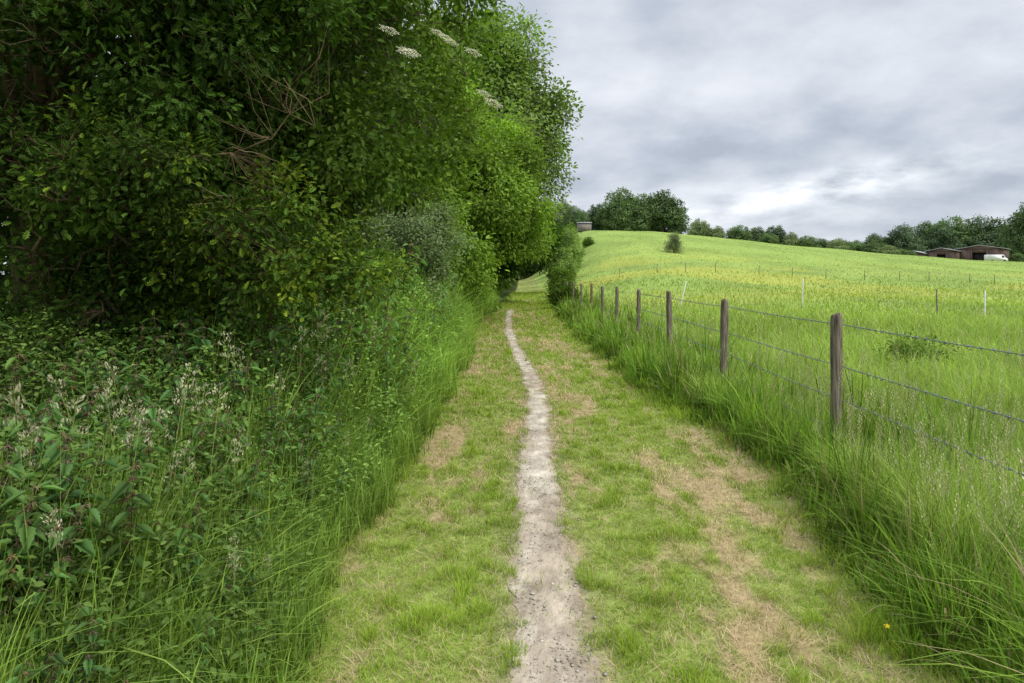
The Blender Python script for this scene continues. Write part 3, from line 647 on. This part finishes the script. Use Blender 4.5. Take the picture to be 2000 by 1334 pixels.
def barn(X,Y,w,dp,he,hr,label,nb,ry=0.):
    z=float(terrain(X,Y))+.45;e=empty('farm_barn',(X,Y,z),label,'barn','farm buildings')
    t=.15;hw=w/2
    W=[box(-hw,hw,dp-t,dp,-.7,he),box(-hw,-hw+t,t,dp-t,-.7,he),box(hw-t,hw,t,dp-t,-.7,he)]
    bw=w/nb
    for k in range(nb+1):
        x=-hw+k*bw;x0=max(x-.25,-hw);x1=min(x+.25,hw);W.append(box(x0,x1,0,t-.002,-.7,he-.002))
    for k in range(nb):
        if k%3!=1: W.append(box(-hw+k*bw+.25,-hw+(k+1)*bw-.25,.02,t-.02,-.7,he-.1))
        else: W.append(box(-hw+k*bw+.25,-hw+(k+1)*bw-.25,.02,t-.02,he*.72,he-.1))
    for yy in (0.01,dp-.16):
        W.append(piece([(-hw,yy,he),(hw,yy,he),(0,yy,hr),(-hw,yy+.15,he),(hw,yy+.15,he),(0,yy+.15,hr)],[(0,1,2),(5,4,3),(0,3,4,1),(1,4,5,2),(2,5,3,0)]))
    mkobj('wall',join(W),M_barn,(0,0,0),e)
    o=.4;th=.16
    rf=[]
    for s in (-1,1):
        V=[(0,-o,hr+.03),(s*(hw+o),-o,he-.05),(s*(hw+o),dp+o,he-.05),(0,dp+o,hr+.03)]
        V+=[(a,b,c+th) for a,b,c in V];F=[(0,1,2,3),(7,6,5,4),(0,4,5,1),(1,5,6,2),(2,6,7,3)]
        rf.append(piece(V,F))
    mkobj('roof',join(rf),M_roof,(0,0,0),e)
    k=[i for i in range(nb) if i%3==1]
    mkobj('doorway_shade',join([box(-hw+i*bw+.27,-hw+(i+1)*bw-.27,.6,.7,-.6,he*.7) for i in k]),M_bay_shade,(0,0,0),e)  # dark slabs set behind the open bays, standing in for shade inside
    e.rotation_euler[2]=ry
Yb=198
barn(east(1912,Yb),Yb,11.6,11,3.8,4.8,'brown timber clad barn with grey roof and open bay',3,-.75)
barn(east(1838,Yb+3),Yb+3,8.0,11,3.2,4.1,'low brown barn with shallow grey roof',3,-.75)
barn(east(1784,Yb+6),Yb+6,5.5,8,2.6,3.4,'small brown livestock shed with grey roof',3,-.75)
Xv=east(1945,187);zv=float(terrain(Xv,187))+.35;ve=empty('parked_van',(Xv,187,zv),'white van parked beside the brown barn','van')
pr=[(-2.6,.35),(2.6,.35),(2.6,1.0),(2.1,1.2),(1.5,1.95),(1.3,2.1),(-2.5,2.1),(-2.6,2.0)];nn_=len(pr)
V=[(a,-.95,b) for a,b in pr]+[(a,.95,b) for a,b in pr];F=[tuple(range(nn_)),tuple(range(2*nn_-1,nn_-1,-1))]+[(k,k+nn_,(k+1)%nn_+nn_,(k+1)%nn_) for k in range(nn_)]
mkobj('body',piece(V,F),M_white,(0,0,0),ve)
mkobj('window',piece([(.9,-.96,1.3),(1.85,-.96,1.3),(1.4,-.96,1.9),(.9,-.96,1.9)],[(0,1,2,3)]),M_glass,(0,0,0),ve)
for a in (-1.7,1.7):
    for b in (-.97,.8): mkobj('wheel',tube([(a,b,.36),(a,b+.2,.36)],.36,16),M_tyre,(0,0,0),ve)
Xh=east(1142,132);zh=float(terrain(Xh,132));he=empty('field_shelter',(Xh,132,zh),'small grey wooden shelter on the hilltop','shed')
M_hut=noise_mat('shelter_wood_material',(.16,.14,.12),(.30,.27,.24),(8,8,1),bump=.2)
mkobj('wall',join([box(-1.3,1.3,0,.08,0,1.6),box(-1.3,-1.22,.08,1.9,0,1.6),box(1.22,1.3,.08,1.9,0,1.6),box(-1.3,1.3,1.9,1.98,0,1.8)]),M_hut,(0,0,0),he)
mkobj('roof',piece([(-1.45,-.15,1.62),(1.45,-.15,1.62),(1.45,2.1,1.88),(-1.45,2.1,1.88),(-1.45,-.15,1.7),(1.45,-.15,1.7),(1.45,2.1,1.96),(-1.45,2.1,1.96)],[(0,3,2,1),(4,5,6,7),(0,1,5,4),(1,2,6,5),(2,3,7,6),(3,0,4,7)]),M_roof,(0,0,0),he)
# ------------------------------------------------------------------ world
w=bpy.data.worlds.new('World');scene.world=w;w.use_nodes=True;nt=w.node_tree;N=nt.nodes;K=nt.links;N.clear()
def mth(op,a,b=None,c=None,clamp=False):
    n=N.new('ShaderNodeMath');n.operation=op;n.use_clamp=clamp
    for k,v in enumerate((a,b,c)):
        if v is None: continue
        if isinstance(v,(int,float)): n.inputs[k].default_value=v
        else: K.new(v,n.inputs[k])
    return n.outputs[0]
tc=N.new('ShaderNodeTexCoord');sp=N.new('ShaderNodeSeparateXYZ');K.new(tc.outputs['Generated'],sp.inputs[0])
zc=mth('ADD',mth('MAXIMUM',sp.outputs[2],0.),.30)
cb=N.new('ShaderNodeCombineXYZ');K.new(mth('DIVIDE',sp.outputs[0],zc),cb.inputs[0]);K.new(mth('DIVIDE',sp.outputs[1],zc),cb.inputs[1]);cb.inputs[2].default_value=2.3
def nz(scale,det,rough,dist,off=0):
    mp=N.new('ShaderNodeMapping');mp.inputs['Location'].default_value=(off,off*.7,off*.3);K.new(cb.outputs[0],mp.inputs[0])
    n=N.new('ShaderNodeTexNoise');n.inputs['Scale'].default_value=scale;n.inputs['Detail'].default_value=det;n.inputs['Roughness'].default_value=rough;n.inputs['Distortion'].default_value=dist
    K.new(mp.outputs[0],n.inputs['Vector']);return n.outputs[0]
n1=nz(1.5,8,.5,.0,2.2);n2=nz(4.0,9,.53,.0,4.1)
f=mth('ADD',mth('MULTIPLY',n1,.6),mth('MULTIPLY',n2,.4))
cr=N.new('ShaderNodeValToRGB');e=cr.color_ramp.elements
e[0].position=.37;e[0].color=(.44,.49,.575,1);e[1].position=.62;e[1].color=(.82,.855,.915,1)
x=cr.color_ramp.elements.new(.45);x.color=(.55,.60,.685,1);x=cr.color_ramp.elements.new(.53);x.color=(.69,.73,.80,1)
K.new(f,cr.inputs[0])
yy=mth('MAXIMUM',sp.outputs[1],.001)
ga=mth('DIVIDE',mth('SUBTRACT',mth('DIVIDE',sp.outputs[0],yy),.47),.19);ge=mth('DIVIDE',mth('SUBTRACT',mth('SUBTRACT',mth('DIVIDE',sp.outputs[2],yy),.13),mth('MULTIPLY',ga,.034)),.025)
gg=mth('EXPONENT',mth('MULTIPLY',mth('ADD',mth('MULTIPLY',ga,ga),mth('MULTIPLY',ge,ge)),-1.))
gl=mth('MULTIPLY',mth('MULTIPLY',gg,mth('GREATER_THAN',sp.outputs[1],.1)),mth('MULTIPLY',mth('SUBTRACT',n2,.32,clamp=True),5.5))
hz=mth('MULTIPLY',mth('SUBTRACT',.06,sp.outputs[2],clamp=True),1.6)
sk=N.new('ShaderNodeTexSky');sk.sky_type='NISHITA';sk.sun_disc=False;sk.sun_elevation=R(50);sk.sun_rotation=R(125)
sm=N.new('ShaderNodeMix');sm.data_type='RGBA';sm.blend_type='ADD';sm.inputs[0].default_value=.008
K.new(cr.outputs[0],sm.inputs[6]);K.new(sk.outputs[0],sm.inputs[7])
ad=N.new('ShaderNodeMix');ad.data_type='RGBA';ad.blend_type='ADD';K.new(mth('ADD',mth('MULTIPLY',gl,.9),hz,clamp=True),ad.inputs[0]);K.new(sm.outputs[2],ad.inputs[6]);ad.inputs[7].default_value=(.5,.49,.45,1)
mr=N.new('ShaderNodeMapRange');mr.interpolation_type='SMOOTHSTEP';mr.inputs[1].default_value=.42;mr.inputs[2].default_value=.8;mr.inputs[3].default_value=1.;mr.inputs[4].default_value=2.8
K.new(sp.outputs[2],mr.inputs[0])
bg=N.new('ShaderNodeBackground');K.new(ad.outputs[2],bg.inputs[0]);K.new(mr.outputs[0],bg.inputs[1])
wo=N.new('ShaderNodeOutputWorld');K.new(bg.outputs[0],wo.inputs[0])
sl=bpy.data.lights.new('sun','SUN');sl.energy=2.6;sl.angle=R(20);sl.color=(1,.95,.85)
so=bpy.data.objects.new('sun',sl);scene.collection.objects.link(so);so.location=(20,-10,30)
from mathutils import Vector
az=R(125);el=R(50)
sd=Vector((math.sin(az)*math.cos(el),math.cos(az)*math.cos(el),math.sin(el)))
so.rotation_euler=(-sd).to_track_quat('-Z','Y').to_euler()
# ------------------------------------------------------------------ camera
cd=bpy.data.cameras.new('camera');cd.lens=24;cd.sensor_width=36;cd.shift_y=-127/2000.;cd.clip_start=.05;cd.clip_end=6000
co=bpy.data.objects.new('camera',cd);scene.collection.objects.link(co);co.location=(0,0,1.6);co.rotation_euler=(R(90),0,0)
scene.camera=co
